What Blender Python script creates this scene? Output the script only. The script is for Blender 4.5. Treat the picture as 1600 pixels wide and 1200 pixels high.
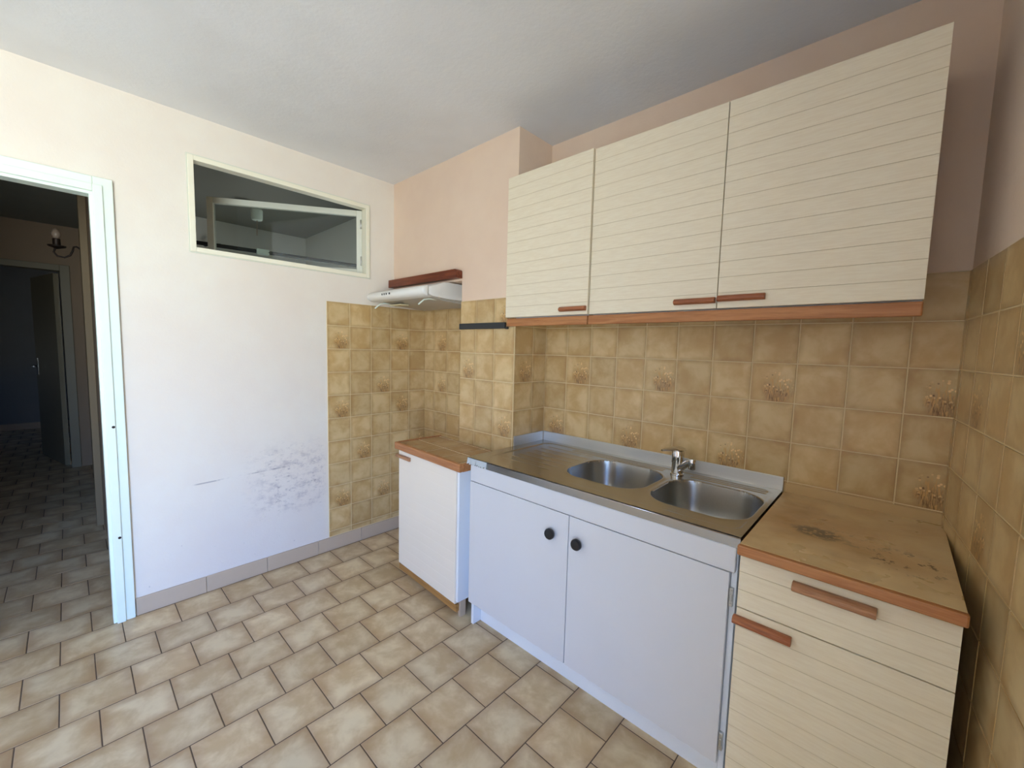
import bpy, bmesh, math, random
from mathutils import Vector, Matrix
random.seed(4)
PI = math.pi
for o in list(bpy.data.objects): bpy.data.objects.remove(o)
scene = bpy.context.scene
COL = scene.collection

# ------------------------------------------------------------ camera
cd = bpy.data.cameras.new('camera'); cam = bpy.data.objects.new('camera', cd); COL.objects.link(cam)
YAW, PITCH, ROLL, FPX = -0.74846, -0.08459, 0.02558, 645.84
_f = Vector((math.sin(YAW)*math.cos(PITCH), math.cos(YAW)*math.cos(PITCH), math.sin(PITCH)))
_r0 = Vector((math.cos(YAW), -math.sin(YAW), 0)); _u0 = _r0.cross(_f)
_r = _r0*math.cos(ROLL) + _u0*math.sin(ROLL); _u = -_r0*math.sin(ROLL) + _u0*math.cos(ROLL)
M = Matrix(((_r.x, _u.x, -_f.x, 2.653), (_r.y, _u.y, -_f.y, -1.8669), (_r.z, _u.z, -_f.z, 1.3572), (0, 0, 0, 1)))
cam.matrix_world = M
cd.sensor_width = 36; cd.lens = 36*FPX/1600; cd.clip_start = 0.02
scene.camera = cam

# ------------------------------------------------------------ world, light, exposure
scene.view_settings.view_transform = 'Standard'; scene.view_settings.look = 'None'
scene.view_settings.gamma = 1; scene.view_settings.exposure = 0.0
w = bpy.data.worlds.new('sky'); scene.world = w; w.use_nodes = True
nt = w.node_tree; nt.nodes.clear()
wo = nt.nodes.new('ShaderNodeOutputWorld'); bg = nt.nodes.new('ShaderNodeBackground')
tc = nt.nodes.new('ShaderNodeTexCoord'); sp = nt.nodes.new('ShaderNodeSeparateXYZ'); mr = nt.nodes.new('ShaderNodeMapRange')
mr.inputs[1].default_value = -1; mr.inputs[2].default_value = 1
cr = nt.nodes.new('ShaderNodeValToRGB')
el = cr.color_ramp.elements
el[0].position = 0.0; el[0].color = (0.92, 0.98, 0.94, 1)
el[1].position = 1.0; el[1].color = (0.14, 0.38, 1.2, 1)
for p, c in ((0.44, (1.18, 1.33, 1.32, 1)), (0.51, (0.96, 1.16, 1.30, 1)), (0.58, (0.44, 0.88, 1.80, 1)), (0.75, (0.20, 0.58, 1.80, 1))):
    e = el.new(p); e.color = c
nt.links.new(tc.outputs['Generated'], sp.inputs[0]); nt.links.new(sp.outputs[2], mr.inputs[0])
nt.links.new(mr.outputs[0], cr.inputs[0]); nt.links.new(cr.outputs[0], bg.inputs[0])
bg.inputs[1].default_value = 12.2
nt.links.new(bg.outputs[0], wo.inputs[0])

TH = math.atan(0.09)                     # the right wall is a little out of square
def wc(s, z, off=0.0):                   # point on the right wall: s metres from the corner
    return Vector((2.797 + s*math.sin(TH) + off*math.cos(TH), -s*math.cos(TH) + off*math.sin(TH), z))
def area_portal(name, loc, direction, sx, sy):
    l = bpy.data.lights.new(name, 'AREA'); l.shape = 'RECTANGLE'; l.size = sx; l.size_y = sy
    l.cycles.is_portal = True
    o = bpy.data.objects.new(name, l); COL.objects.link(o); o.location = loc
    o.rotation_euler = Vector(direction).to_track_quat('-Z', 'Y').to_euler()
    return o
WS0, WS1, WZ0, WZ1 = 2.45, 3.85, 0.02, 2.2          # opening of the glazed door in the right wall
area_portal('balcony_portal', wc((WS0+WS1)/2, (WZ0+WZ1)/2, 0.25), (-math.cos(TH), -math.sin(TH), 0), WS1-WS0, WZ1-WZ0)

# ------------------------------------------------------------ node helper
class Mat:
    def __init__(s, name, rough=0.5, metal=0.0, spec=0.5):
        s.m = bpy.data.materials.new(name); s.m.use_nodes = True; s.t = s.m.node_tree
        s.b = s.t.nodes['Principled BSDF']
        s.b.inputs['Roughness'].default_value = rough; s.b.inputs['Metallic'].default_value = metal
        s.b.inputs['Specular IOR Level'].default_value = spec
        s.co = s.t.nodes.new('ShaderNodeTexCoord')
    def n(s, typ, **kw):
        nd = s.t.nodes.new(typ)
        for k, v in kw.items(): setattr(nd, k, v)
        return nd
    def l(s, a, b): s.t.links.new(a, b)
    def val(s, sock, v):
        if isinstance(v, (int, float)): sock.default_value = v
        elif isinstance(v, (tuple, list)): sock.default_value = tuple(v) + ((1,) if len(v) == 3 and len(sock.default_value) == 4 else ())
        else: s.l(v, sock)
    def math(s, op, a, b=0.0, c=0.0, clamp=False):
        nd = s.n('ShaderNodeMath', operation=op, use_clamp=clamp)
        s.val(nd.inputs[0], a); s.val(nd.inputs[1], b); s.val(nd.inputs[2], c); return nd.outputs[0]
    def mix(s, f, a, b, mode='MIX'):
        nd = s.n('ShaderNodeMixRGB', blend_type=mode); s.val(nd.inputs[0], f); s.val(nd.inputs[1], a); s.val(nd.inputs[2], b); return nd.outputs[0]
    def noise(s, scale, detail=3, rough=0.5, vec=None, dist=0.0):
        nd = s.n('ShaderNodeTexNoise'); nd.inputs['Scale'].default_value = scale; nd.inputs['Detail'].default_value = detail
        nd.inputs['Roughness'].default_value = rough; nd.inputs['Distortion'].default_value = dist
        s.l(vec if vec is not None else s.co.outputs['Object'], nd.inputs['Vector']); return nd.outputs['Fac']
    def mapv(s, scale=(1, 1, 1), loc=(0, 0, 0), src=None):
        nd = s.n('ShaderNodeMapping'); nd.inputs['Scale'].default_value = scale; nd.inputs['Location'].default_value = loc
        s.l(src if src is not None else s.co.outputs['Object'], nd.inputs['Vector']); return nd.outputs[0]
    def rng(s, v, a, b, c=0.0, d=1.0, smooth=True):
        nd = s.n('ShaderNodeMapRange', interpolation_type='SMOOTHSTEP' if smooth else 'LINEAR')
        s.l(v, nd.inputs[0])
        for i, x in enumerate((a, b, c, d)): nd.inputs[i+1].default_value = x
        return nd.outputs[0]
    def xyz(s, src=None):
        nd = s.n('ShaderNodeSeparateXYZ'); s.l(src if src is not None else s.co.outputs['Object'], nd.inputs[0]); return nd.outputs
    def color(s, v): s.val(s.b.inputs['Base Color'], v); return s
    def bump(s, h, strength=0.2, dist=0.002):
        nd = s.n('ShaderNodeBump'); nd.inputs['Strength'].default_value = strength; nd.inputs['Distance'].default_value = dist
        s.l(h, nd.inputs['Height']); s.l(nd.outputs[0], s.b.inputs['Normal']); return s

def srgb(r, g, b):
    f = lambda c: (c/255/12.92) if c/255 <= .04045 else ((c/255+.055)/1.055)**2.4
    return (f(r), f(g), f(b))
def plain(name, col, rough=0.5, metal=0.0, var=0.04, bscale=120, bstr=0.05):
    m = Mat(name, rough, metal)
    k = m.noise(6, 3); hi = tuple(min(1, c*(1+var)) for c in col); lo = tuple(c*(1-var) for c in col)
    m.color(m.mix(k, lo, hi)); m.bump(m.noise(bscale, 2), bstr, 0.001); return m.m

# paint
WALLC = srgb(236, 214, 198)
def wallpaint(name, lit_scuffs=False):
    m = Mat(name, 0.75)
    ca, cb, cc = (srgb(240, 232, 219), srgb(237, 225, 211), srgb(233, 218, 205)) if lit_scuffs else (srgb(237, 213, 190), srgb(232, 205, 181), srgb(226, 198, 177))  # one paint: daylight mixed into the paler set, warm bounce into the pinker
    base = m.mix(m.rng(m.noise(1.3, 4, .6), .35, .65), ca, cb)
    base = m.mix(m.rng(m.noise(7, 4, .6), .3, .7, 0, .25), base, cc)
    if lit_scuffs:
        x, y, z = m.xyz()
        def band(v, a, b, c, d): return m.math('MULTIPLY', m.rng(v, a, b), m.rng(v, c, d, 1, 0))
        base = m.mix(m.math('MULTIPLY', band(y, -1.68, -1.2, -.8, -.74), m.rng(z, .25, 1.0, .30, 0)), base, srgb(214, 208, 214))  # grey-lavender tint that strengthens towards the floor
        reg = m.math('MULTIPLY', band(y, -1.28, -1.0, -.80, -.745), band(z, .28, .42, .62, .82))
        st = m.rng(m.noise(9, 5, .72, m.mapv((1, 1.4, 2.4))), .46, .68)
        base = m.mix(m.math('MULTIPLY', m.math('MULTIPLY', reg, st), .42), base, srgb(140, 128, 140))
        fine = m.rng(m.noise(34, 5, .75, m.mapv((1, .8, 1.4))), .55, .70)
        base = m.mix(m.math('MULTIPLY', m.math('MULTIPLY', reg, fine), .6), base, srgb(120, 106, 118))
        # one long horizontal scratch
        dz = m.math('ABSOLUTE', m.math('SUBTRACT', z, m.math('MULTIPLY_ADD', y, .03, .645)))
        scr = m.math('MULTIPLY', m.math('MULTIPLY', m.rng(dz, .0015, .005, 1, 0), band(y, -1.46, -1.42, -1.0, -.97)), m.rng(m.noise(14, 3), .42, .6))
        base = m.mix(m.math('MULTIPLY', scr, .55), base, srgb(120, 110, 118))
        # splash spots low down
        sp_ = m.math('MULTIPLY', m.rng(m.noise(60, 2, .5), .72, .76), m.rng(z, .1, .5, 1, 0))
        base = m.mix(m.math('MULTIPLY', sp_, .35), base, srgb(130, 122, 130))
    m.color(base); m.bump(m.math('ADD', m.noise(90, 4, .6), m.math('MULTIPLY', m.noise(9, 3), 2.0)), .22, .003)
    return m.m
M_wall = wallpaint('pink_cream_paint_bounce'); M_wallA = wallpaint('pink_cream_paint_lit_scuffed', True)
def ceilmat():
    m = Mat('ceiling_paint', .8)
    b = m.mix(m.rng(m.noise(1.1, 4, .55), .35, .65), srgb(238, 237, 236), srgb(228, 226, 224))
    m.color(b); m.bump(m.math('ADD', m.noise(60, 4, .6), m.math('MULTIPLY', m.noise(5, 3), 3.0)), .25, .004); return m.m
M_ceil = ceilmat()
def tile_mat(name, c1, c2, edge, decor=False, rough=.28, esz=.16, var=.16, eam=.42):
    m = Mat(name, rough)
    geo = m.n('ShaderNodeNewGeometry'); rnd = geo.outputs['Random Per Island']
    off = m.n('ShaderNodeCombineXYZ')
    m.l(m.math('MULTIPLY', rnd, 37.0), off.inputs[0]); m.l(m.math('MULTIPLY', rnd, 91.0), off.inputs[1]); m.l(m.math('MULTIPLY', rnd, 13.0), off.inputs[2])
    add = m.n('ShaderNodeVectorMath', operation='ADD'); m.l(m.co.outputs['Object'], add.inputs[0]); m.l(off.outputs[0], add.inputs[1])
    v = add.outputs[0]
    k = m.rng(m.noise(8, 4, .6, v, .25), .34, .66)
    base = m.mix(k, c1, c2)
    u_, v_, _ = m.xyz(m.co.outputs['UV'])
    ed = m.math('MINIMUM', m.math('MINIMUM', u_, m.math('SUBTRACT', 1.0, u_)), m.math('MINIMUM', v_, m.math('SUBTRACT', 1.0, v_)))
    edn = m.math('ADD', ed, m.math('MULTIPLY', m.math('SUBTRACT', m.noise(14, 3, .6, v), .5), .22))
    base = m.mix(m.rng(edn, 0, esz, eam, 0), base, edge)
    br = m.math('MULTIPLY_ADD', m.math('FRACT', m.math('MULTIPLY', rnd, 77.7)), var*2, 1-var)
    bc = m.n('ShaderNodeCombineXYZ')
    for i in range(3): m.l(br, bc.inputs[i])
    base = m.mix(1.0, base, bc.outputs[0], 'MULTIPLY')
    if decor:
        # meadow motif: soft brown ground, dry stems rising to seed heads
        dx = m.math('DIVIDE', m.math('SUBTRACT', u_, .62), .40); dy = m.math('DIVIDE', m.math('SUBTRACT', v_, .38), .52)
        rr = m.math('SQRT', m.math('ADD', m.math('MULTIPLY', dx, dx), m.math('MULTIPLY', dy, dy)))
        body = m.rng(rr, .55, 1.0, 1, 0)
        ground = m.math('MULTIPLY', m.rng(v_, .12, .75, 1, 0), m.rng(rr, .5, 1.15, 1, 0))
        base = m.mix(m.math('MULTIPLY', ground, .6), base, srgb(138, 98, 54))
        vor = m.n('ShaderNodeTexVoronoi'); vor.inputs['Scale'].default_value = 13; m.l(m.co.outputs['UV'], vor.inputs['Vector'])
        heads = m.math('MULTIPLY', m.math('MULTIPLY', m.rng(vor.outputs['Distance'], .26, .40, 1, 0), body), m.rng(v_, .2, .4))
        stems = m.math('MULTIPLY', m.rng(m.noise(11, 2, .5, m.mapv((2.6, .45, 1), src=m.co.outputs['UV']), .3), .52, .58), m.math('MULTIPLY', body, m.rng(v_, .5, .8, 1, 0)))
        base = m.mix(m.math('MULTIPLY', stems, .9), base, srgb(206, 160, 98))
        base = m.mix(m.math('MULTIPLY', heads, .95), base, srgb(242, 206, 146))
        vor2 = m.n('ShaderNodeTexVoronoi'); vor2.inputs['Scale'].default_value = 6.5; m.l(m.mapv((1, 1, 1), (.3, .17, 0), m.co.outputs['UV']), vor2.inputs['Vector'])
        dark = m.math('MULTIPLY', m.rng(vor2.outputs['Distance'], .12, .2, 1, 0), m.math('MULTIPLY', body, m.rng(v_, .1, .3)))
        base = m.mix(m.math('MULTIPLY', dark, .75), base, srgb(96, 58, 32))
        dark2 = m.math('MULTIPLY', m.rng(m.noise(15, 2, .5, m.mapv((2.4, .4, 1), (3, 1, 0), m.co.outputs['UV']), .3), .54, .6), m.math('MULTIPLY', body, m.rng(v_, .2, .6, 1, 0)))
        base = m.mix(m.math('MULTIPLY', dark2, .65), base, srgb(104, 66, 36))
    m.color(base); m.bump(m.noise(16, 3, .5, v), .25, .003)
    return m.m
WT = (srgb(216, 188, 138), srgb(196, 160, 106), srgb(162, 122, 72))
M_tile = tile_mat('beige_wall_tile', *WT, var=.09); M_tileD = tile_mat('meadow_wall_tile', *WT, decor=True, var=.09)
M_floor = tile_mat('beige_floor_tile', srgb(228, 208, 170), srgb(200, 172, 130), srgb(170, 134, 96), rough=.34, esz=.22, var=.10, eam=.55)
M_topt = tile_mat('brown_worktop_tile', srgb(190, 156, 112), srgb(170, 130, 86), srgb(146, 104, 64), rough=.2, var=.06)
M_grout = plain('cream_grout', srgb(224, 202, 158), .8)
M_fgrout = plain('dark_floor_grout', srgb(104, 86, 68), .85)
M_base = plain('grey_beige_skirting_tile', srgb(198, 176, 152), .45, var=.08)
M_trimw = plain('white_gloss_trim', srgb(238, 248, 236), .35)
M_crtrim = plain('cream_window_paint', srgb(246, 240, 218), .45)
M_sash = plain('grey_cream_sash_paint', srgb(222, 221, 205), .5)
M_white = plain('white_laminate', srgb(218, 217, 220), .35, var=.02)
M_whiteB = plain('white_melamine_edge', srgb(238, 240, 244), .4)
def creammat():
    m = Mat('cream_grooved_laminate', .42)
    st = m.noise(3, 4, .6, m.mapv((6, 6, 60)))
    m.color(m.mix(m.rng(st, .3, .7), srgb(243, 231, 206), srgb(237, 223, 196))); m.bump(m.noise(5, 4, .6, m.mapv((5, 5, 120))), .12, .001); return m.m
M_cream = creammat()
M_offw = plain('off_white_laminate', srgb(242, 230, 214), .4, var=.02)
M_lgrout = plain('pale_worktop_grout', srgb(230, 212, 178), .7)
M_strip = plain('tan_wall_strip', srgb(196, 164, 116), .45)
M_groove = plain('tan_groove', srgb(214, 197, 166), .7)
def woodmat(name, c1, c2, axis=0, rough=.4, sc=1.0):
    m = Mat(name, rough)
    s = [26*sc, 26*sc, 26*sc]; s[axis] = 1.6*sc
    k = m.noise(2, 5, .65, m.mapv(tuple(s)), 1.2)
    k2 = m.noise(6, 4, .6, m.mapv(tuple(v*.5 for v in s)))
    b = m.mix(m.rng(k, .32, .68), c1, c2); b = m.mix(m.rng(k2, .5, .75, 0, .4), b, tuple(c*.55 for c in c2))
    m.color(b); m.bump(k, .12, .001); return m.m
M_wood = woodmat('orange_brown_wood', srgb(192, 132, 82), srgb(166, 104, 58))
M_wooddk = woodmat('red_brown_wood', srgb(132, 66, 38), srgb(98, 42, 24))
M_handle = woodmat('brown_handle_wood', srgb(180, 112, 72), srgb(148, 84, 52), sc=2)
M_handlep = woodmat('pale_worn_handle_wood', srgb(190, 142, 104), srgb(158, 106, 74), sc=2)
M_pine = woodmat('honey_plinth_wood', srgb(184, 136, 78), srgb(150, 104, 56))
def counter():
    m = Mat('worn_brown_laminate', .3)
    x, y, z = m.xyz()
    b = m.mix(m.rng(m.noise(2.6, 5, .6, None, 1.0), .32, .66), srgb(226, 198, 150), srgb(206, 168, 118))
    b = m.mix(m.rng(m.noise(5, 4, .6, m.mapv((1, 3, 1)), .5), .5, .72, 0, .55), b, srgb(218, 190, 146))
    b = m.mix(m.rng(m.noise(3, 4, .6, m.mapv((1, 1, 1), (4, 2, 1))), .52, .75, 0, .6), b, srgb(160, 116, 72))
    def blot(cx, cy, rx, ry, sc, th, colr, amt):
        dx = m.math('DIVIDE', m.math('SUBTRACT', x, cx), rx); dy = m.math('DIVIDE', m.math('SUBTRACT', y, cy), ry)
        r = m.math('SQRT', m.math('ADD', m.math('MULTIPLY', dx, dx), m.math('MULTIPLY', dy, dy)))
        k = m.math('MULTIPLY', m.rng(r, .5, 1.0, 1, 0), m.rng(m.noise(sc, 4, .7), th, th+.06))
        return m.mix(m.math('MULTIPLY', k, amt), b, colr)
    b = blot(.145, -.375, .075, .055, 55, .42, srgb(92, 82, 70), .8)
    b = blot(.33, -.43, .11, .10, 38, .57, srgb(96, 62, 38), .85)
    b = blot(.2, -.36, .16, .10, 26, .56, srgb(140, 122, 92), .5)
    m.color(b)
    rg = m.rng(m.noise(6, 4, .6), .35, .7, .22, .5); m.l(rg, m.b.inputs['Roughness'])
    m.bump(m.noise(30, 4), .12, .001); return m.m
M_counter = counter()
def steel(name, rough, col=(.47, .455, .43), streak=(2, 90, 90)):
    m = Mat(name, rough, 1.0)
    k = m.noise(4, 4, .6, m.mapv(streak)); m.color(m.mix(m.rng(k, .2, .8), col, tuple(c*.94 for c in col)))
    r = m.rng(m.noise(3, 2, .5), .3, .7, rough*.92, rough*1.1); m.l(r, m.b.inputs['Roughness'])
    return m.m
M_steel = steel('brushed_stainless_steel', .24); M_steelS = steel('matt_stainless_splash', .45, (.66, .67, .67))
M_bowl = steel('satin_bowl_steel', .30, (.40, .40, .385), (40, 40, 40))
M_chrome = plain('polished_chrome', (.75, .75, .76), .06, 1.0, .01, 10, .0)
M_black = plain('black_plastic', (.012, .012, .014), .35)
M_blackm = plain('black_rubber', (.022, .026, .03), .5)
M_hood = plain('white_enamel_hood', srgb(240, 238, 232), .3)
M_hoodu = plain('grey_hood_filter', srgb(186, 178, 164), .5)
M_clear = plain('yellowed_clear_plastic', srgb(222, 212, 176), .3)
M_metalg = plain('galvanised_hinge', (.62, .62, .60), .35, .9)
M_iron = plain('dark_wrought_iron', (.03, .018, .012), .5, .5)
M_film = plain('torn_protective_film', srgb(244, 248, 250), .5, bscale=60, bstr=.5)
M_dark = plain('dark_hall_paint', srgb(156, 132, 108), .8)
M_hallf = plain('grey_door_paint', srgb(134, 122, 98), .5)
M_bluew = plain('grey_bedroom_paint', srgb(150, 147, 146), .8)
M_bath = plain('grey_bathroom_paint', srgb(226, 224, 212), .7)
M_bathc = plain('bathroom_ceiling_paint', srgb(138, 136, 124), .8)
M_bulb = plain('frosted_bulb', srgb(160, 138, 120), .3)
def glassmat():
    m = bpy.data.materials.new('window_glass'); m.use_nodes = True; t = m.node_tree; t.nodes.clear()
    o = t.nodes.new('ShaderNodeOutputMaterial'); mx = t.nodes.new('ShaderNodeMixShader'); tr = t.nodes.new('ShaderNodeBsdfTransparent')
    gl = t.nodes.new('ShaderNodeBsdfGlossy'); gl.inputs['Roughness'].default_value = .02
    fr = t.nodes.new('ShaderNodeFresnel'); fr.inputs[0].default_value = 1.5
    tr.inputs[0].default_value = (.86, .88, .86, 1)
    t.links.new(fr.outputs[0], mx.inputs[0]); t.links.new(tr.outputs[0], mx.inputs[1]); t.links.new(gl.outputs[0], mx.inputs[2]); t.links.new(mx.outputs[0], o.inputs[0]); return m
M_glass = glassmat()

# ------------------------------------------------------------ mesh helpers
def BM(): return bmesh.new()
def bx(bm, x0, x1, y0, y1, z0, z1, mi=0, bev=0.0, seg=2):
    x0, x1 = sorted((x0, x1)); y0, y1 = sorted((y0, y1)); z0, z1 = sorted((z0, z1))
    vs = [bm.verts.new(p) for p in ((x0,y0,z0),(x1,y0,z0),(x1,y1,z0),(x0,y1,z0),(x0,y0,z1),(x1,y0,z1),(x1,y1,z1),(x0,y1,z1))]
    fs = [bm.faces.new([vs[i] for i in f]) for f in ((0,3,2,1),(4,5,6,7),(0,1,5,4),(1,2,6,5),(2,3,7,6),(3,0,4,7))]
    for f in fs: f.material_index = mi
    if bev > 0:
        es = list({e for f in fs for e in f.edges})
        r = bmesh.ops.bevel(bm, geom=es, offset=bev, segments=seg, profile=.5, affect='EDGES')
        for f in r['faces']: f.material_index = mi
    return fs
def prism(bm, pts, axis, a, b, mi=0):
    """extrude a closed polygon of 2-d points along an axis from a to b"""
    def P(p, t):
        return {'x': (t, p[0], p[1]), 'y': (p[0], t, p[1]), 'z': (p[0], p[1], t)}[axis]
    A = [bm.verts.new(P(p, a)) for p in pts]; B = [bm.verts.new(P(p, b)) for p in pts]; n = len(pts)
    fs = [bm.faces.new((A[i], A[(i+1) % n], B[(i+1) % n], B[i])) for i in range(n)]
    fs.append(bm.faces.new(A[::-1])); fs.append(bm.faces.new(B))
    for f in fs: f.material_index = mi
    return fs
def tube(bm, pts, r, seg=14, cap=True, mi=0):
    pts = [Vector(p) for p in pts]; rings = []
    rs = r if isinstance(r, (list, tuple)) else [r]*len(pts)
    up = None
    for i, p in enumerate(pts):
        d = (pts[min(i+1, len(pts)-1)] - pts[max(i-1, 0)]).normalized()
        if up is None: up = Vector((0, 0, 1)) if abs(d.z) < .9 else Vector((1, 0, 0))
        a = d.cross(up).normalized(); b = a.cross(d).normalized(); up = b
        rings.append([bm.verts.new(p + (a*math.cos(2*PI*k/seg) + b*math.sin(2*PI*k/seg))*rs[i]) for k in range(seg)])
    for A, B in zip(rings, rings[1:]):
        for k in range(seg):
            f = bm.faces.new((A[k], A[(k+1) % seg], B[(k+1) % seg], B[k])); f.smooth = True; f.material_index = mi
    if cap:
        bm.faces.new(rings[0][::-1]).material_index = mi; bm.faces.new(rings[-1]).material_index = mi
def lathe(bm, prof, c=(0, 0, 0), axis='z', seg=28, mi=0):
    rings = []
    for r, h in prof:
        ring = []
        for k in range(seg):
            a = 2*PI*k/seg; u, v = r*math.cos(a), r*math.sin(a)
            p = {'z': (u, v, h), 'y': (u, h, v), 'x': (h, u, v)}[axis]
            ring.append(bm.verts.new(Vector(p) + Vector(c)))
        rings.append(ring)
    for A, B in zip(rings, rings[1:]):
        for k in range(seg):
            f = bm.faces.new((A[k], A[(k+1) % seg], B[(k+1) % seg], B[k])); f.smooth = True; f.material_index = mi
    bm.faces.new(rings[0][::-1]).material_index = mi; bm.faces.new(rings[-1]).material_index = mi
def fin(name, bm, mats, parent=None, world=True, smooth=None, label=None):
    """link one mesh object; world=True: coordinates are given in world space"""
    bmesh.ops.recalc_face_normals(bm, faces=bm.faces)
    if parent is not None and world:
        root = parent
        loc = Vector((0, 0, 0))
        q = parent
        while q is not None: loc += q.location; q = q.parent
        bmesh.ops.translate(bm, verts=bm.verts, vec=-loc)
    me = bpy.data.meshes.new(name); bm.to_mesh(me); bm.free()
    for mm in (mats if isinstance(mats, (list, tuple)) else [mats]): me.materials.append(mm)
    o = bpy.data.objects.new(name, me); COL.objects.link(o)
    if parent is not None: o.parent = parent
    if smooth is not None:
        for p in me.polygons: p.use_smooth = True
        try: me.set_sharp_from_angle(angle=math.radians(smooth))
        except Exception: pass
    if label: o['label'] = label
    return o
def thing(name, label, cat, loc=(0, 0, 0), rotz=0, group=None):
    o = bpy.data.objects.new(name, None); COL.objects.link(o); o.empty_display_size = .05
    o.location = loc; o.rotation_euler = (0, 0, rotz); o['label'] = label; o['category'] = cat
    if group: o['group'] = group
    return o
def struct(name, bm, mats, parent=None, **kw):
    o = fin(name, bm, mats, parent, **kw)
    if parent is None: o['kind'] = 'structure'
    return o
def sempty(name, loc=(0, 0, 0), rotz=0):
    o = bpy.data.objects.new(name, None); COL.objects.link(o); o.location = loc; o.rotation_euler = (0, 0, rotz); o['kind'] = 'structure'; return o
def tiles(bm, O, U, V, N, u0, u1, v0, v1, up, vp, size, gap=.0027, lift=.0018, decor=(), brick=False, mi=0, mid=1, bev=.0014):
    """tiles of a lattice (phase up, vp) clipped to a rectangle; each tile is an island with its own uv square"""
    O, U, V, N = map(Vector, (O, U, V, N)); uv = bm.loops.layers.uv.verify()
    j0 = math.floor((v0-vp)/size + 1e-6); j1 = math.ceil((v1-vp)/size - 1e-6)
    for j in range(j0, j1):
        ph = up + (size/2*(j % 2) if brick else 0)
        i0 = math.floor((u0-ph)/size + 1e-6); i1 = math.ceil((u1-ph)/size - 1e-6)
        for i in range(i0, i1):
            a0, b0 = ph+i*size, vp+j*size
            x0, x1 = max(a0, u0)+gap/2, min(a0+size, u1)-gap/2; y0, y1 = max(b0, v0)+gap/2, min(b0+size, v1)-gap/2
            if x1-x0 < .006 or y1-y0 < .006: continue
            jt = random.uniform(-.0004, .0004)
            g = min(bev, (x1-x0)*.3, (y1-y0)*.3)
            lo = [bm.verts.new(O+U*x+V*y-N*.001) for x, y in ((x0,y0),(x1,y0),(x1,y1),(x0,y1))]
            hi = [bm.verts.new(O+U*x+V*y+N*(lift+jt)) for x, y in ((x0+g,y0+g),(x1-g,y0+g),(x1-g,y1-g),(x0+g,y1-g))]
            fs = [bm.faces.new(hi)] + [bm.faces.new((lo[k], lo[(k+1) % 4], hi[(k+1) % 4], hi[k])) for k in range(4)]
            for f in fs:
                f.material_index = mid if (i, j) in decor else mi
                for l in f.loops:
                    r = l.vert.co - O; l[uv].uv = ((r.dot(U)-a0)/size, (r.dot(V)-b0)/size)

# ------------------------------------------------------------ dimensions
H = 2.473
YC = -.266                     # front of the boxed-out flue wall
XN, XCR = .745, 1.176          # recess right side, right side of the boxed-out wall
YF = -5.1                     # wall behind the camera
ZT = 1.628                     # top of the wall tiles
DY0, DY1, DZ = -2.56, -1.757, 2.003   # doorway to the hall
WYa, WYb, WZa, WZb = -1.42, -.455, 1.808, 2.28  # internal window
TA = .045                       # thickness of the left wall

# ------------------------------------------------------------ floor, ceiling
bm = BM(); bx(bm, -6.8, 3.5, -5.3, .02, -.06, -.0018, 1)
tiles(bm, (0, 0, 0), (0, 1, 0), (1, 0, 0), (0, 0, 1), -5.2, 0, -6.7, 3.4, -1.645+.1, .01, .2, gap=.0036, lift=.0, brick=True, mi=0, bev=.0016)
struct('floor', bm, [M_floor, M_fgrout])
bm = BM(); bx(bm, -.05, 3.6, -5.3, .1, H, H+.06)
struct('ceiling', bm, M_ceil)
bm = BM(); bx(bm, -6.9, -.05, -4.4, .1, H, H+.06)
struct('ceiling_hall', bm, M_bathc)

# ------------------------------------------------------------ left wall (with doorway and internal window)
bm = BM()
for y0, y1, z0, z1 in ((-5.15, DY0, 0, H), (DY0, DY1, DZ, H), (DY1, WYa, 0, H), (WYa, WYb, 0, WZa), (WYa, WYb, WZb, H), (WYb, .1, 0, H)):
    bx(bm, -TA, 0, y0, y1, -.03, z1) if z0 == 0 else bx(bm, -TA, 0, y0, y1, z0, z1)
wl = struct('wall_left', bm, M_wallA)
decA = {(0, 0), (3, 0), (2, -2), (0, -3), (3, -3), (1, -5), (0, -7), (2, -7), (4, -5)}
bm = BM(); bx(bm, -.001, .0045, -.744, -.001, .088, ZT, 2, .001, 1)
tiles(bm, (.0045, 0, 0), (0, 1, 0), (0, 0, 1), (1, 0, 0), -.744, -.002, .092, ZT, -.744, 1.328, .15, decor=decA)
fin('tile_panel', bm, [M_tile, M_tileD, M_grout], wl)
# ------------------------------------------------------------ back wall
bm = BM(); bx(bm, -.08, 2.95, 0, .1, -.03, H); wb = struct('wall_back', bm, M_wall)
decB = {(1, -1), (4, -1), (7, -1), (10, -1), (0, -3), (3, -3), (6, -3), (10, -3)}
bm = BM(); bx(bm, XCR, 2.797, -.0045, .001, .02, ZT, 2, .001, 1)
tiles(bm, (0, -.0045, 0), (1, 0, 0), (0, 0, 1), (0, -1, 0), XCR+.004, 2.796, .03, ZT, 1.179, 1.328, .15, decor=decB)
fin('tile_panel', bm, [M_tile, M_tileD, M_grout], wb)
bm = BM(); bx(bm, .005, XN, -.0045, .001, .02, ZT, 2, .001, 1)
tiles(bm, (0, -.0045, 0), (1, 0, 0), (0, 0, 1), (0, -1, 0), .006, XN, .03, ZT, -.02, 1.328, .15, decor={(1, 0), (1, -2), (3, -2)})
fin('tile_panel', bm, [M_tile, M_tileD, M_grout], wb)
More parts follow.
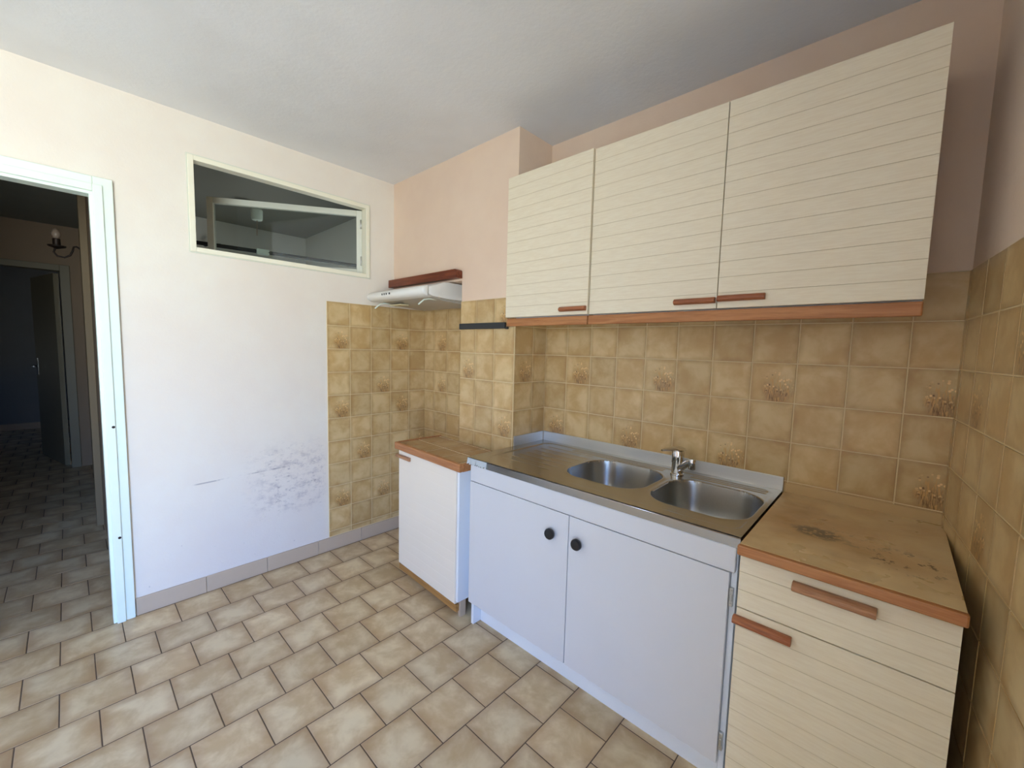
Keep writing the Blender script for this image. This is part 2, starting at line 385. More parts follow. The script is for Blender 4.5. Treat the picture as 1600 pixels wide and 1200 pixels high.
# boxed-out flue wall with the cooker recess under it
bm = BM()
bx(bm, XN, XCR, YC, 0, -.03, H); bx(bm, 0, XN, YC, 0, 1.75, H)
wr = struct('wall_recess', bm, M_wall)
bm = BM(); bx(bm, XN-.001, XCR+.0045, YC-.0045, YC+.001, .02, ZT, 2, .001, 1)
tiles(bm, (0, YC-.0045, 0), (1, 0, 0), (0, 0, 1), (0, -1, 0), XN, XCR+.0045, .03, ZT, .729, 1.328, .15, decor={(0, -1), (2, 1), (2, -3), (1, -5)})
fin('tile_panel', bm, [M_tile, M_tileD, M_grout], wr)
bm = BM(); bx(bm, XCR-.001, XCR+.0045, YC, -.005, .02, ZT, 2, .001, 1)
tiles(bm, (XCR+.0045, 0, 0), (0, 1, 0), (0, 0, 1), (1, 0, 0), YC-.003, -.007, .03, ZT, YC-.004, 1.328, .15, decor={(0, -1), (1, -6)})
fin('tile_panel', bm, [M_tile, M_tileD, M_grout], wr)
# ------------------------------------------------------------ right wall, slightly out of square, with a glazed door opening behind the camera
bm = BM()
for s0, s1, z0, z1 in ((-.1, WS0, -.03, H), (WS0, WS1, -.03, WZ0), (WS0, WS1, WZ1, H), (WS1, 5.3, -.03, H)):
    bx(bm, 0, .28, -s1, -s0, z0, z1)
wrt = struct('wall_right', bm, M_wall); wrt.location = (2.797, 0, 0); wrt.rotation_euler = (0, 0, TH)
bm = BM(); bx(bm, -.0045, .001, -1.45, -.006, .02, ZT, 2, .001, 1)
tiles(bm, (-.0045, 0, 0), (0, 1, 0), (0, 0, 1), (-1, 0, 0), -1.45, -.008, .03, ZT, -.045, 1.328, .15, decor={(-2, -1), (-4, 0), (-3, -3)})
fin('tile_panel', bm, [M_tile, M_tileD, M_grout], wrt, world=False)
d3 = sempty('door_3', (2.797, 0, 0), TH)
def frame4(bm, a0, a1, z0, z1, w_, x0, x1, mk, bottom=True, bev=.002):
    mk(bm, x0, x1, a0, a0+w_, z0, z1); mk(bm, x0, x1, a1-w_, a1, z0, z1); mk(bm, x0, x1, a0+w_, a1-w_, z1-w_, z1)
    if bottom: mk(bm, x0, x1, a0+w_, a1-w_, z0, z0+w_)
def mkx(bm, x0, x1, y0, y1, z0, z1): bx(bm, x0, x1, y0, y1, z0, z1, 0, .002, 1)
bm = BM(); frame4(bm, -WS1, -WS0, WZ0, WZ1, .05, .06, .14, mkx, False); fin('door_frame', bm, M_trimw, d3, world=False)
# wall behind the camera
bm = BM(); bx(bm, -.08, 3.6, YF-.1, YF, -.03, H); struct('wall_front', bm, M_wall)

# skirting tiles along the left wall
bm = BM()
ys = [-1.692, -1.408, -1.112, -.815, -.523, -.23, -.006]
for a, b in zip(ys, ys[1:]): bx(bm, 0.0, .009, a+.001, b-.001, .0, .088, 0, .0015, 1)
struct('baseboard_left', bm, M_base)

# ------------------------------------------------------------ doorway frame to the hall
d1 = sempty('door_1', (0, (DY0+DY1)/2, 0))
bm = BM()
for a, b in ((DY1-.002, DY1+.062), (DY0-.062, DY0+.002)): bx(bm, 0, .018, a, b, 0, DZ+.062, 0, .003)
bx(bm, 0, .018, DY0+.002, DY1-.002, DZ-.002, DZ+.062, 0, .004)
fin('casing', bm, M_trimw, d1)
bm = BM()
for a, b in ((DY1-.004, DY1+.028), (DY0-.028, DY0+.004)): bx(bm, .012, .026, a, b, 0, DZ+.028, 0, .003)
bx(bm, .012, .026, DY0+.004, DY1-.004, DZ-.004, DZ+.028, 0, .003)
fin('casing_bead', bm, M_trimw, d1)
bm = BM()
for a, b in ((DY1-.016, DY1), (DY0, DY0+.016)): bx(bm, -TA-.012, .0115, a, b, 0, DZ-.016, 0, .002)
bx(bm, -TA-.012, .0115, DY0, DY1, DZ-.016, DZ, 0, .002)
fin('jamb', bm, M_trimw, d1)
bm = BM()
for z in (.95, .42): lathe(bm, [(.0001, .019), (.006, .0195), (.006, .0185)], (.008, DY1+.02, z), 'x', 12)
fin('strike_hole', bm, M_iron, d1)

# ------------------------------------------------------------ internal window with its casement swung into the next room
w1 = sempty('window_1', (0, (WYa+WYb)/2, WZa))
bm = BM(); fr = .024
bx(bm, -TA-.004, .010, WYa, WYa+fr, WZa, WZb, 0, .002); bx(bm, -TA-.004, .010, WYb-fr, WYb, WZa, WZb, 0, .002)
bx(bm, -TA-.004, .010, WYa+fr, WYb-fr, WZb-fr, WZb, 0, .002); bx(bm, -TA-.004, .010, WYa+fr, WYb-fr, WZa, WZa+fr, 0, .002)
fin('window_frame', bm, M_crtrim, w1)
bm = BM()
bx(bm, 0, .005, WYa-.006, WYb+.006, WZb, WZb+.006); bx(bm, 0, .005, WYa-.006, WYb+.006, WZa-.006, WZa)
bx(bm, 0, .005, WYa-.006, WYa, WZa, WZb); bx(bm, 0, .005, WYb, WYb+.006, WZa, WZb)
fin('window_bead', bm, M_sash, w1)
ang = math.atan2(.555-.045, .755)      # casement open angle
sl = .915; hz0, hz1 = WZa+fr, WZb-fr-.004
def rot_to(bm):
    R_ = Matrix.Rotation(-(ang), 4, 'Z')
    bmesh.ops.transform(bm, matrix=Matrix.Translation((-TA, WYb-fr-.002, 0)) @ R_, verts=bm.verts)
bm = BM(); t_ = .034; sw = .036
bx(bm, -t_, 0, -sl, -sl+sw, hz0, hz1, 0, .003); bx(bm, -t_, 0, -sw, 0, hz0, hz1, 0, .003)
bx(bm, -t_, 0, -sl+sw, -sw, hz1-sw, hz1, 0, .003); bx(bm, -t_, 0, -sl+sw, -sw, hz0, hz0+sw, 0, .003)
rot_to(bm); sash = fin('casement_sash', bm, M_sash, w1, label='grey-cream open casement')
bm = BM(); bx(bm, -.020, -.016, -sl+sw, -sw, hz0+sw, hz1-sw); rot_to(bm); fin('pane', bm, M_glass, sash)
bm = BM()
for z in (hz0+.09, hz1-.09): tube(bm, [(-TA-.006, WYb-fr-.006, z-.03), (-TA-.006, WYb-fr-.006, z+.03)], .006, 10)
fin('hinge', bm, M_metalg, w1)

# ------------------------------------------------------------ bathroom beyond the internal window
bm = BM(); bx(bm, -2.17, -2.07, -1.735, .1, -.03, H); struct('wall_bathroom_far', bm, M_bath)
bm = BM(); bx(bm, -2.07, -1.35, -.08, 0, -.03, H); bx(bm, -1.05, -TA, -.08, 0, -.03, H); bx(bm, -1.35, -1.05, -.08, 0, -.03, 1.1); bx(bm, -1.35, -1.05, -.08, 0, 1.75, H)  # small opening added out of view so light reaches the bathroom
struct('wall_bathroom_right', bm, M_bath)
area_portal('bathroom_fill_portal', (-1.2, -.03, 1.425), (0, -1, 0), .3, .65)
rail = thing('curtain_rail', 'thin dark curtain rail with a pale bracket, running across the room beyond the internal window', 'curtain rail', (-.72, -.75, 2.0))
bm = BM(); tube(bm, [(-.770, -1.66, 1.99), (-.556, -.082, 1.99)], .013, 10); fin('rail', bm, M_blackm, rail)
bm = BM(); bx(bm, -.685, -.650, -.94, -.86, 1.972, 2.008, 0, .004); fin('bracket', bm, M_trimw, rail, label='pale bracket')
pl = thing('pendant_lamp', 'short white lamp with a pull cord on the ceiling beyond the internal window', 'lamp', (-1.2, -.78, H))
bm = BM(); lathe(bm, [(.02, H-.001), (.024, H-.012), (.014, H-.022), (.006, H-.03)], (-1.2, -.78, 0)); fin('ceiling_rose', bm, M_black, pl, smooth=40)
bm = BM(); tube(bm, [(-1.2, -.78, H-.02), (-1.2, -.78, H-.06)], .004, 8); fin('cord', bm, M_black, pl)
bm = BM(); lathe(bm, [(.012, H-.045), (.034, H-.05), (.042, H-.06), (.04, H-.13), (.034, H-.138), (.01, H-.14)], (-1.2, -.78, 0)); fin('lamp_holder', bm, M_trimw, pl, smooth=40)
bm = BM(); tube(bm, [(-1.2, -.78, H-.138), (-1.2, -.782, H-.26)], .0035, 8); fin('pull_cord', bm, M_bulb, pl)
hk = thing('shower_head', 'small dark metal fitting on the wall seen through the open casement glass', 'fitting', (-2.07, -1.0, 2.2))
bm = BM(); tube(bm, [(-2.07, -.96, 2.24), (-2.02, -.93, 2.24), (-1.99, -.86, 2.245)], .010, 10); lathe(bm, [(.02, -2.07), (.02, -2.06)], (0, -.96, 2.24), 'x', 16); fin('arm', bm, M_iron, hk)
cab = thing('bathroom_wall_panel', 'pale upright board against the far wall below the rail beyond the internal window', 'panel', (-2.03, -1.3, .0))
bm = BM(); bx(bm, -2.069, -2.04, -1.70, -.62, 1.78, 2.19, 0, .004); fin('board', bm, M_white, cab)

# ------------------------------------------------------------ hall beyond the doorway
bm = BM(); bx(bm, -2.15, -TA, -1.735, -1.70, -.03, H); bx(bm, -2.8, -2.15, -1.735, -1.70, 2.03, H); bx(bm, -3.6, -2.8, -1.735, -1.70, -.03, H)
bx(bm, -3.6, -2.17, -1.56, -1.50, -.03, H); bx(bm, -3.6, -3.5, -1.70, -1.56, -.03, H)  # backing walls added out of view to stop sky leaking into the hall
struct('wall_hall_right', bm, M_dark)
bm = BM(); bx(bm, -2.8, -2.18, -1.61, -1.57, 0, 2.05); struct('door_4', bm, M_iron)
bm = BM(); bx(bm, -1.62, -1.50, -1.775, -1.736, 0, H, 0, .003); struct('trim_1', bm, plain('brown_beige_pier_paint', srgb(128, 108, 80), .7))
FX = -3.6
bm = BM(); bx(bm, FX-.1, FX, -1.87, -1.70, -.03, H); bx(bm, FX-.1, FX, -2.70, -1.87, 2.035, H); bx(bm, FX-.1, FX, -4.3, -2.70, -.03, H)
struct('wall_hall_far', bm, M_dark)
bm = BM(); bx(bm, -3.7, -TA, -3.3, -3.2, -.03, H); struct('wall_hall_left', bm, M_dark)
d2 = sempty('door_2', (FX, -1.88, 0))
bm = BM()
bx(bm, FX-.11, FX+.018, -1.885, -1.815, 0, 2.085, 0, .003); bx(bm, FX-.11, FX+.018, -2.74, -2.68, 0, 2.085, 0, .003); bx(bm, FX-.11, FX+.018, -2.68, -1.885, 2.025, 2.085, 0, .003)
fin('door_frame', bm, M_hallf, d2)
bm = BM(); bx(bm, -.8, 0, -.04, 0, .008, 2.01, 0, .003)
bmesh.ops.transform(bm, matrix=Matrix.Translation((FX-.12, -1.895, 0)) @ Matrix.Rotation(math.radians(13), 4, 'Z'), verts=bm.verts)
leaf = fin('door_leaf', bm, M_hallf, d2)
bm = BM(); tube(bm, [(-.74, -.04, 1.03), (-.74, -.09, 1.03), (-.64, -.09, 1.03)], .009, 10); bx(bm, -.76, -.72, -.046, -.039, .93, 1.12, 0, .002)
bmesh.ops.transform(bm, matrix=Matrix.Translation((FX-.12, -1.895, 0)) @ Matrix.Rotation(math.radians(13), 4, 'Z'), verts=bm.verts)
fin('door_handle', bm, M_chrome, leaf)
# far room
bm = BM(); bx(bm, -6.75, -6.65, -4.4, -1.5, -.03, H); struct('wall_bedroom_far', bm, M_bluew)
bm = BM(); bx(bm, -6.65, -3.7, -1.6, -1.5, -.03, H); struct('wall_bedroom_right', bm, M_bluew)
bm = BM(); bx(bm, -6.65, -5.9, -4.4, -4.3, -.03, H); bx(bm, -5.75, -3.6, -4.4, -4.3, -.03, H); bx(bm, -5.9, -5.75, -4.4, -4.3, 1.2, H); bx(bm, -5.9, -5.75, -4.4, -4.3, -.03, .9)  # unseen slot of an opening, added to give the far room some light
struct('wall_bedroom_left', bm, M_bluew)
area_portal('bedroom_fill_portal', (-5.825, -4.35, 1.05), (0, 1, 0), .15, .3)
bm = BM(); bx(bm, -6.65, -6.64, -4.3, -1.6, 0, .09, 0, .002); struct('baseboard_bedroom', bm, M_base)

# wall lamp in the hall
sc = thing('wall_sconce', 'dark wrought iron wall lamp with a pale bulb on the hall wall beyond the doorway', 'wall lamp', (-1.9, -1.7355, 2.03))
cx, cyy = -1.9, -1.885
bm = BM(); lathe(bm, [(.03, -1.7355), (.045, -1.742), (.04, -1.75), (.012, -1.756)], (cx, 0, 2.02), 'y', 20); fin('back_plate', bm, M_iron, sc, smooth=40)
bm = BM()
tube(bm, [(cx, -1.75, 1.99), (cx, -1.765, 2.02), (cx, -1.785, 2.035), (cx, -1.80, 2.03), (cx, -1.806, 2.0), (cx, -1.82, 1.965), (cx, -1.85, 1.945), (cx, -1.885, 1.95), (cx, -1.902, 1.975), (cx, -1.895, 2.0), (cx, -1.885, 2.012)], .006, 8)
fin('scroll_arm', bm, M_iron, sc)
bm = BM(); lathe(bm, [(.003, 2.0), (.046, 2.016), (.05, 2.024), (.016, 2.018), (.021, 2.028), (.021, 2.072), (.017, 2.074)], (cx, cyy, 0), seg=18); fin('candle_cup', bm, M_iron, sc, smooth=40)
bm = BM(); lathe(bm, [(.010, 2.074), (.02, 2.09), (.026, 2.108), (.018, 2.132), (.004, 2.148)], (cx, cyy, 0), seg=18); fin('bulb', bm, M_bulb, sc, smooth=60)

# ------------------------------------------------------------ grooved panel
def grooved(x0, x1, yf, yb, zs_, mi=0, gi=1, gw=.0020, gd=.0009, bev=.0015):
    """slab x0..x1, front yf, back yb; zs_ lists z of bottom, grooves..., top; V grooves cut in the front"""
    bm = BM(); prof = [(yb, zs_[0]), (yf+bev, zs_[0]), (yf, zs_[0]+bev)]; gs = []
    for z in zs_[1:-1]:
        prof += [(yf, z-gw/2), (yf+gd, z), (yf, z+gw/2)]; gs += [len(prof)-3, len(prof)-2]
    prof += [(yf, zs_[-1]-bev), (yf+bev, zs_[-1]), (yb, zs_[-1])]
    fs = prism(bm, prof, 'x', x0, x1, mi)
    for g in gs: fs[g].material_index = gi
    return bm
def steps(z0, z1, n): return [z0+(z1-z0)*k/n for k in range(n+1)]
def bar_handle(x0, x1, yf, z, parent, mat, h=.021, d=.020, worldpos=True):
    bm = BM(); c = .004
    prof = [(yf, z-h/2), (yf-d*.55, z-h/2), (yf-d, z-h/2+.006), (yf-d, z+h/2-.008), (yf-d*.6, z+h/2), (yf, z+h/2)]
    prism(bm, prof, 'x', x0, x1)
    bmesh.ops.bevel(bm, geom=[e for e in bm.edges], offset=.0018, segments=2, profile=.5, affect='EDGES')
    return fin('handle', bm, mat, parent, world=worldpos, smooth=40)

# ------------------------------------------------------------ wall cupboards
ZU0, ZU1, YD = 1.519, 2.218, -.292
g = None
c1 = thing('wall_cabinet', 'narrow cream grooved wall cupboard with one door, at the left end of the row', 'cupboard', (1.40, 0, ZU0))
bm = BM(); bx(bm, 1.184, 1.626, -.268, -.006, ZU0-.004, ZU1-.004, 0, .001, 1); fin('carcass', bm, M_whiteB, c1)
bm = grooved(1.138, 1.6365, YD-.006, -.272, steps(ZU0, ZU1+.002, 13)); dr = fin('door', bm, [M_cream, M_groove], c1)
bar_handle(1.49, 1.632, YD-.006, 1.545, dr, M_handle)
bm = BM(); bx(bm, 1.138, 1.630, YD+.004, -.270, 1.474, ZU0-.005, 0, .004); fin('light_rail', bm, M_wood, c1, label='orange-brown wooden rail')
c2 = thing('wall_cabinet', 'wide cream grooved wall cupboard with two doors, over the sink', 'cupboard', (2.17, 0, ZU0))
bm = BM(); bx(bm, 1.645, 2.690, -.262, -.006, ZU0-.004, ZU1-.004, 0, .001, 1); fin('carcass', bm, M_whiteB, c2)
bm = grooved(1.6405, 2.166, YD+.004, -.266, steps(ZU0, ZU1, 13)); dr = fin('door', bm, [M_cream, M_groove], c2)
bar_handle(2.018, 2.164, YD+.004, 1.548, dr, M_handle)
bm = grooved(2.1695, 2.692, YD+.004, -.266, steps(ZU0, ZU1, 13)); dr = fin('door', bm, [M_cream, M_groove], c2)
bar_handle(2.171, 2.318, YD+.004, 1.552, dr, M_handle)
bm = BM(); bx(bm, 1.634, 2.692, YD+.004, -.268, 1.474, ZU0-.005, 0, .004); fin('light_rail', bm, M_wood, c2, label='orange-brown wooden rail')
for c_, xa, xb in ((c1, 1.186, 1.630), (c2, 1.652, 2.688)):
    bm = BM(); bx(bm, xa, xb, -.266, -.012, 1.500, ZU0-.005, 0, .001, 1); fin('underside_panel', bm, M_cream, c_)

# black magnetic strip
ks = thing('knife_strip', 'short black magnetic strip on the tiles of the boxed-out wall, left of the wall cupboards', 'knife rack', (.94, YC-.007, 1.465))
bm = BM(); bx(bm, .748, 1.122, YC-.022, YC-.0068, 1.464, 1.497, 0, .004); fin('bar', bm, M_blackm, ks)
bm = BM(); bx(bm, 1.1215, 1.140, YC-.018, YC-.0068, 1.461, 1.474, 0, .003); fin('end_tab', bm, M_black, ks)

# wooden board over the hood
wbd = thing('wooden_board', 'dark red-brown wooden board fixed to the pink wall just above the range hood', 'board', (.37, YC, 1.76))
bm = BM(); fs = bx(bm, .003, XN+.002, YC-.045, YC-.0005, 1.762, 1.812)
es = [e for e in bm.edges if all(v.co.x > .7 and v.co.z > 1.8 for v in e.verts)]
bmesh.ops.bevel(bm, geom=es, offset=.016, segments=5, profile=.5, affect='EDGES')
fin('board', bm, M_wooddk, wbd)

# ------------------------------------------------------------ range hood
hd = thing('range_hood', 'slim white enamel range hood in the recess below the dark wooden board', 'range hood', (.33, -.2, 1.63))
hx0, hx1 = .03, .655
bm = BM()
prism(bm, [(-.0065, 1.642), (-.0065, 1.742), (-.30, 1.742), (-.33, 1.740), (-.40, 1.712), (-.435, 1.704), (-.435, 1.660), (-.40, 1.652), (-.30, 1.646)], 'x', hx0, hx1)
bmesh.ops.bevel(bm, geom=[e for e in bm.edges], offset=.003, segments=2, profile=.5, affect='EDGES')
fin('body', bm, M_hood, hd, smooth=35)
bm = BM()
pr_ = [(-.437+.044*math.cos(a), 1.680+.031*math.sin(a)) for a in [PI/2+PI*k/10 for k in range(11)]]
prism(bm, pr_, 'x', .010, hx1+.004)
bmesh.ops.bevel(bm, geom=[e for e in bm.edges if abs(e.verts[0].co.x-e.verts[1].co.x) < 1e-5], offset=.012, segments=3, profile=.5, affect='EDGES')
fr_ = fin('front_band', bm, M_hood, hd, smooth=45)
for k, x in enumerate((.215, .24, .265, .30)):
    bm = BM(); bx(bm, x, x+(.006 if k < 3 else .011), -.4855, -.481, 1.677, 1.688, 0, .0008, 1)
    fin('switch', bm, M_black, fr_)
bm = BM()
prism(bm, [(-.39, 1.651), (-.30, 1.636), (-.06, 1.622), (-.03, 1.626), (-.02, 1.646), (-.3, 1.65)], 'x', .06, .62)
bmesh.ops.bevel(bm, geom=[e for e in bm.edges], offset=.003, segments=2, profile=.5, affect='EDGES')
fin('filter', bm, M_hoodu, hd, smooth=35)
bm = BM(); bx(bm, .10, .24, -.36, -.30, 1.627, 1.635, 0, .002); fin('light_lens', bm, M_clear, hd)
for (xa, ya) in ((.07, -.40), (.575, -.40)):
    bm = BM()
    tube(bm, [(xa, ya+.11, 1.644), (xa, ya+.02, 1.643), (xa-.005, ya-.01, 1.636), (xa-.01, ya-.045, 1.605)], .0045, 8)
    fin('filter_latch', bm, M_trimw, hd)

# ------------------------------------------------------------ sink cabinet
SX0, SX1, SYF = 1.205, 2.358, -.585
sk = thing('sink_cabinet', 'wide white base cabinet with two doors and round black knobs under the steel sink', 'cabinet', ((SX0+SX1)/2, -.3, 0))
bm = BM()
bx(bm, SX0+.001, SX0+.017, -.563, -.02, 0, .806, 0, .001, 1); bx(bm, SX1-.016, SX1, -.563, -.02, 0, .806, 0, .001, 1)
bx(bm, SX0+.018, SX1-.017, -.56, -.03, .125, .14); bx(bm, SX0+.018, SX1-.017, -.035, -.022, .14, .80)
fin('carcass', bm, M_whiteB, sk)
bm = BM(); bx(bm, SX0, SX1-.002, -.583, -.5635, .727, .806, 0, .004); fin('fascia', bm, M_white, sk)
bm = BM(); bx(bm, SX0+.018, SX1-.017, -.515, -.499, .0, .118, 0, .001, 1); fin('plinth', bm, M_whiteB, sk)
import itertools
def sink_door(xa, xb, kx, hinge_side):
    bm = BM(); n = 40
    # door slab with a slightly chipped, swollen lower edge
    xs = [xa+(xb-xa)*k/n for k in range(n+1)]
    zl = [.122 + (random.uniform(-.0015, .0018) if 0 < k < n else 0) for k in range(n+1)]
    V0 = [[bm.verts.new((x, y, z)) for x, z in zip(xs, zl)] for y in (-.583, -.5665)]
    V1 = [[bm.verts.new((x, y, .7250)) for x in xs] for y in (-.583, -.5665)]
    for k in range(n):
        bm.faces.new((V0[0][k], V0[0][k+1], V1[0][k+1], V1[0][k])); bm.faces.new((V0[1][k], V1[1][k], V1[1][k+1], V0[1][k+1]))
        bm.faces.new((V0[0][k], V0[1][k], V0[1][k+1], V0[0][k+1])); bm.faces.new((V1[0][k], V1[0][k+1], V1[1][k+1], V1[1][k]))
    for k in (0, n): bm.faces.new((V0[0][k], V1[0][k], V1[1][k], V0[1][k]))
    bmesh.ops.bevel(bm, geom=[e for e in bm.edges if (abs(e.verts[0].co.y+.583) < 1e-5 and abs(e.verts[1].co.y+.583) < 1e-5 and (min(v.co.z for v in e.verts) > .72 or abs(e.verts[0].co.x-e.verts[1].co.x) < 1e-6 and e.verts[0].co.x in (xs[0], xs[-1])))], offset=.002, segments=2, affect='EDGES')
    d = fin('door', bm, M_white, sk)
    bm = BM(); lathe(bm, [(.009, -.583), (.009, -.592), (.019, -.594), (.0215, -.598), (.0215, -.607), (.019, -.611), (.012, -.6125)], (kx, 0, .634), 'y', 28)
    fin('knob', bm, M_black, d, smooth=40, label='round black knob')
sink_door(SX0+.001, 1.7755, 1.700, 0); sink_door(1.7795, 2.342, 1.826, 1)
for z in (.648, .19):
    bm = BM(); bx(bm, 2.3425, 2.3535, -.574, -.5635, z-.028, z+.028, 0, .001, 1); bx(bm, 2.3465, 2.3525, -.579, -.5745, z-.010, z+.012, 0, .001, 1)
    lathe(bm, [(.0028, -.5758), (.0028, -.574)], (2.348, 0, z+.02), 'y', 10, 0); lathe(bm, [(.0028, -.5758), (.0028, -.574)], (2.348, 0, z-.02), 'y', 10, 0)
    fin('hinge', bm, M_metalg, sk, label='steel hinge')

# ------------------------------------------------------------ stainless sink top (pressed sheet with two bowls and a drainer)
st = thing('sink_worktop', 'stainless steel double-bowl sink top with drainer on the left and low upstand', 'sink', (1.78, -.3, .837))
TX0, TX1, TY0, TY1, TZ = 1.187, 2.366, -.587, -.014, .837
BW = [(1.622, 1.975, -.455, -.120), (2.012, 2.348, -.478, -.135)]
def smooth01(t): t = max(0, min(1, t)); return t*t*(3-2*t)
def rr_sd(x, y, b, r):
    cx, cy = (b[0]+b[1])/2, (b[2]+b[3])/2; hx, hy = (b[1]-b[0])/2-r, (b[3]-b[2])/2-r
    dx, dy = abs(x-cx)-hx, abs(y-cy)-hy
    return math.hypot(max(dx, 0), max(dy, 0)) + min(max(dx, dy), 0) - r
def sink_h(x, y):
    z = 0.0
    z += .0035*smooth01((rr_sd(x, y, (1.245, 2.352, -.545, -.045), .05)+.012)/.012)     # raised rim round the pressed area
    for k in range(7):                                                                # drainer ribs
        yy = -.46+.057*k
        if 1.29 < x < 1.60: z += .0014*math.exp(-((y-yy)/.005)**2)*smooth01((x-1.29)/.03)*smooth01((1.60-x)/.03)
    for yy in (-.068, -.092):
        if 1.45 < x < 2.33 and not 1.93 < x < 2.05: z -= .003*math.exp(-((y-yy)/.0045)**2)
    b = 0
    for B in BW:
        d = -rr_sd(x, y, B, .105)
        z += .0020*math.exp(-((d+.006)/.007)**2)
        if d > 0:
            t = min(1, d/.052); dep = .145*(1-(1-t)**2.6)
            z -= dep + .004*smooth01((d-.06)/.1); b = 1
            cx_, cy_ = (B[0]+B[1])/2, (B[2]+B[3])/2
            rd = math.hypot(x-cx_, y-cy_)
            if rd < .045: z -= .008*smooth01((.045-rd)/.008)
    return z, b
bmt = BM(); bmb = BM()
nx, ny = 524, 255
grid = {}
def gv(bm_, i, j, cache):
    if (i, j) not in cache:
        x = TX0+(TX1-TX0)*i/nx; y = TY0+(TY1-TY0)*j/ny; cache[(i, j)] = bm_.verts.new((x, y, TZ+sink_h(x, y)[0]))
    return cache[(i, j)]
ct, cb = {}, {}
for i in range(nx):
    for j in range(ny):
        x = TX0+(TX1-TX0)*(i+.5)/nx; y = TY0+(TY1-TY0)*(j+.5)/ny
        inb = sink_h(x, y)[1]; q, c_ = (bmb, cb) if inb else (bmt, ct)
        f = q.faces.new([gv(q, i+a, j+b, c_) for a, b in ((0, 0), (1, 0), (1, 1), (0, 1))]); f.smooth = True
bx(bmt, TX0, TX1, TY0-.001, TY0+.0015, TZ-.030, TZ+.0005); bx(bmt, TX1-.0015, TX1, TY0, TY1, TZ-.030, TZ+.0005); bx(bmt, TX0, TX0+.0015, TY0, TY1, TZ-.030, TZ+.0005)
tube(bmt, [(TX0, TY0+.001, TZ-.0012), (TX1, TY0+.001, TZ-.0012)], .0024, 10)
sink_top = fin('sheet_top', bmt, M_steel, st)
parts = []
bowls = fin('bowl_tmp', bmb, M_bowl, st)
# one mesh per bowl
me = bowls.data
for bi, B in enumerate(BW):
    bm = BM(); bm.from_mesh(me)
    lim = (1.993 - st.location.x)
    kill = [f for f in bm.faces if (f.calc_center_median().x > lim) == (bi == 0)]
    bmesh.ops.delete(bm, geom=kill, context='FACES')
    o = fin('bowl', bm, M_bowl, st, world=False)
    for p in o.data.polygons: p.use_smooth = True
    cx_, cy_ = (B[0]+B[1])/2, (B[2]+B[3])/2
    zb = TZ+sink_h(cx_, cy_)[0]
    bm = BM(); lathe(bm, [(.036, zb+.001), (.034, zb+.004), (.024, zb+.0025), (.008, zb+.002), (.006, zb+.008), (.001, zb+.009)], (cx_, cy_, 0), seg=24)
    fin('drain', bm, M_chrome, o, smooth=40)
bpy.data.objects.remove(bowls)
bm = BM(); bx(bm, TX0+.001, TX1+.002, -.0135, -.0068, TZ-.004, .893, 0, .002); bx(bm, XCR+.0065, XCR+.0115, YC+.004, -.014, TZ-.004, .893, 0, .002)
fin('upstand', bm, M_steelS, st, label='matt steel upstand')
bm = BM(); random.seed(8)
xs = [1.19+.012*k for k in range(12)]
for k in range(len(xs)-1):
    z0a, z1a = TZ-.030+random.uniform(-.001, .004), TZ+.001
    q = [bm.verts.new(p) for p in ((xs[k], TY0-.003-random.uniform(0, .004), z0a), (xs[k+1], TY0-.003-random.uniform(0, .004), TZ-.030+random.uniform(-.002, .010)), (xs[k+1], TY0-.0015, z1a), (xs[k], TY0-.0015, z1a))]
    bm.faces.new(q)
bmesh.ops.solidify(bm, geom=bm.faces[:], thickness=.0006)
fin('peeling_film', bm, M_film, st, label='torn white protective film at the left corner')

# ------------------------------------------------------------ mixer tap
FXp, FYp = 1.995, -.100
tp = thing('mixer_tap', 'small chrome single-lever mixer tap between the two sink bowls', 'tap', (FXp, FYp, TZ))
bm = BM(); lathe(bm, [(.028, TZ+.001), (.028, TZ+.006), (.024, TZ+.010), (.0235, TZ+.05), (.0255, TZ+.054), (.0255, TZ+.10), (.023, TZ+.106), (.006, TZ+.108)], (FXp, FYp, 0)); fin('body', bm, M_chrome, tp, smooth=40)
bm = BM()
dl = Vector((-.55, -.83, 0)).normalized(); sd = Vector((-dl.y, dl.x, 0)); b0 = Vector((FXp, FYp, TZ+.104))
secs = [(-.025, .018, .010, .0), (-.01, .025, .014, .001), (.02, .022, .013, .002), (.06, .015, .009, .001), (.080, .007, .005, -.001)]
rings = []
for t, wd, th, zo in secs:
    rings.append([bm.verts.new(b0+dl*t+sd*a*wd+Vector((0, 0, zo+b*th+.004))) for a, b in ((-1, 0), (-.7, .8), (0, 1), (.7, .8), (1, 0), (.7, -.3), (0, -.4), (-.7, -.3))])
for A, B in zip(rings, rings[1:]):
    for k in range(8): bm.faces.new((A[k], A[(k+1) % 8], B[(k+1) % 8], B[k]))
bm.faces.new(rings[0][::-1]); bm.faces.new(rings[-1])
fin('lever', bm, M_chrome, tp, smooth=50)
ds = Vector((.80, -.60, 0)).normalized(); p0 = Vector((FXp, FYp, TZ+.026)); up_ = Vector((0, 0, 1))
bm = BM(); tube(bm, [p0+ds*.008, p0+ds*.035+up_*.018, p0+ds*.075+up_*.046, p0+ds*.095+up_*.054], [.0145, .014, .013, .0125], 18); fin('spout', bm, M_chrome, tp, smooth=50)
pe = p0+ds*.100
bm = BM(); lathe(bm, [(.0125, TZ+.052), (.014, TZ+.054), (.014, TZ+.086), (.0125, TZ+.094), (.004, TZ+.096)], (pe.x, pe.y, 0), seg=20); fin('aerator', bm, M_chrome, tp, smooth=40)

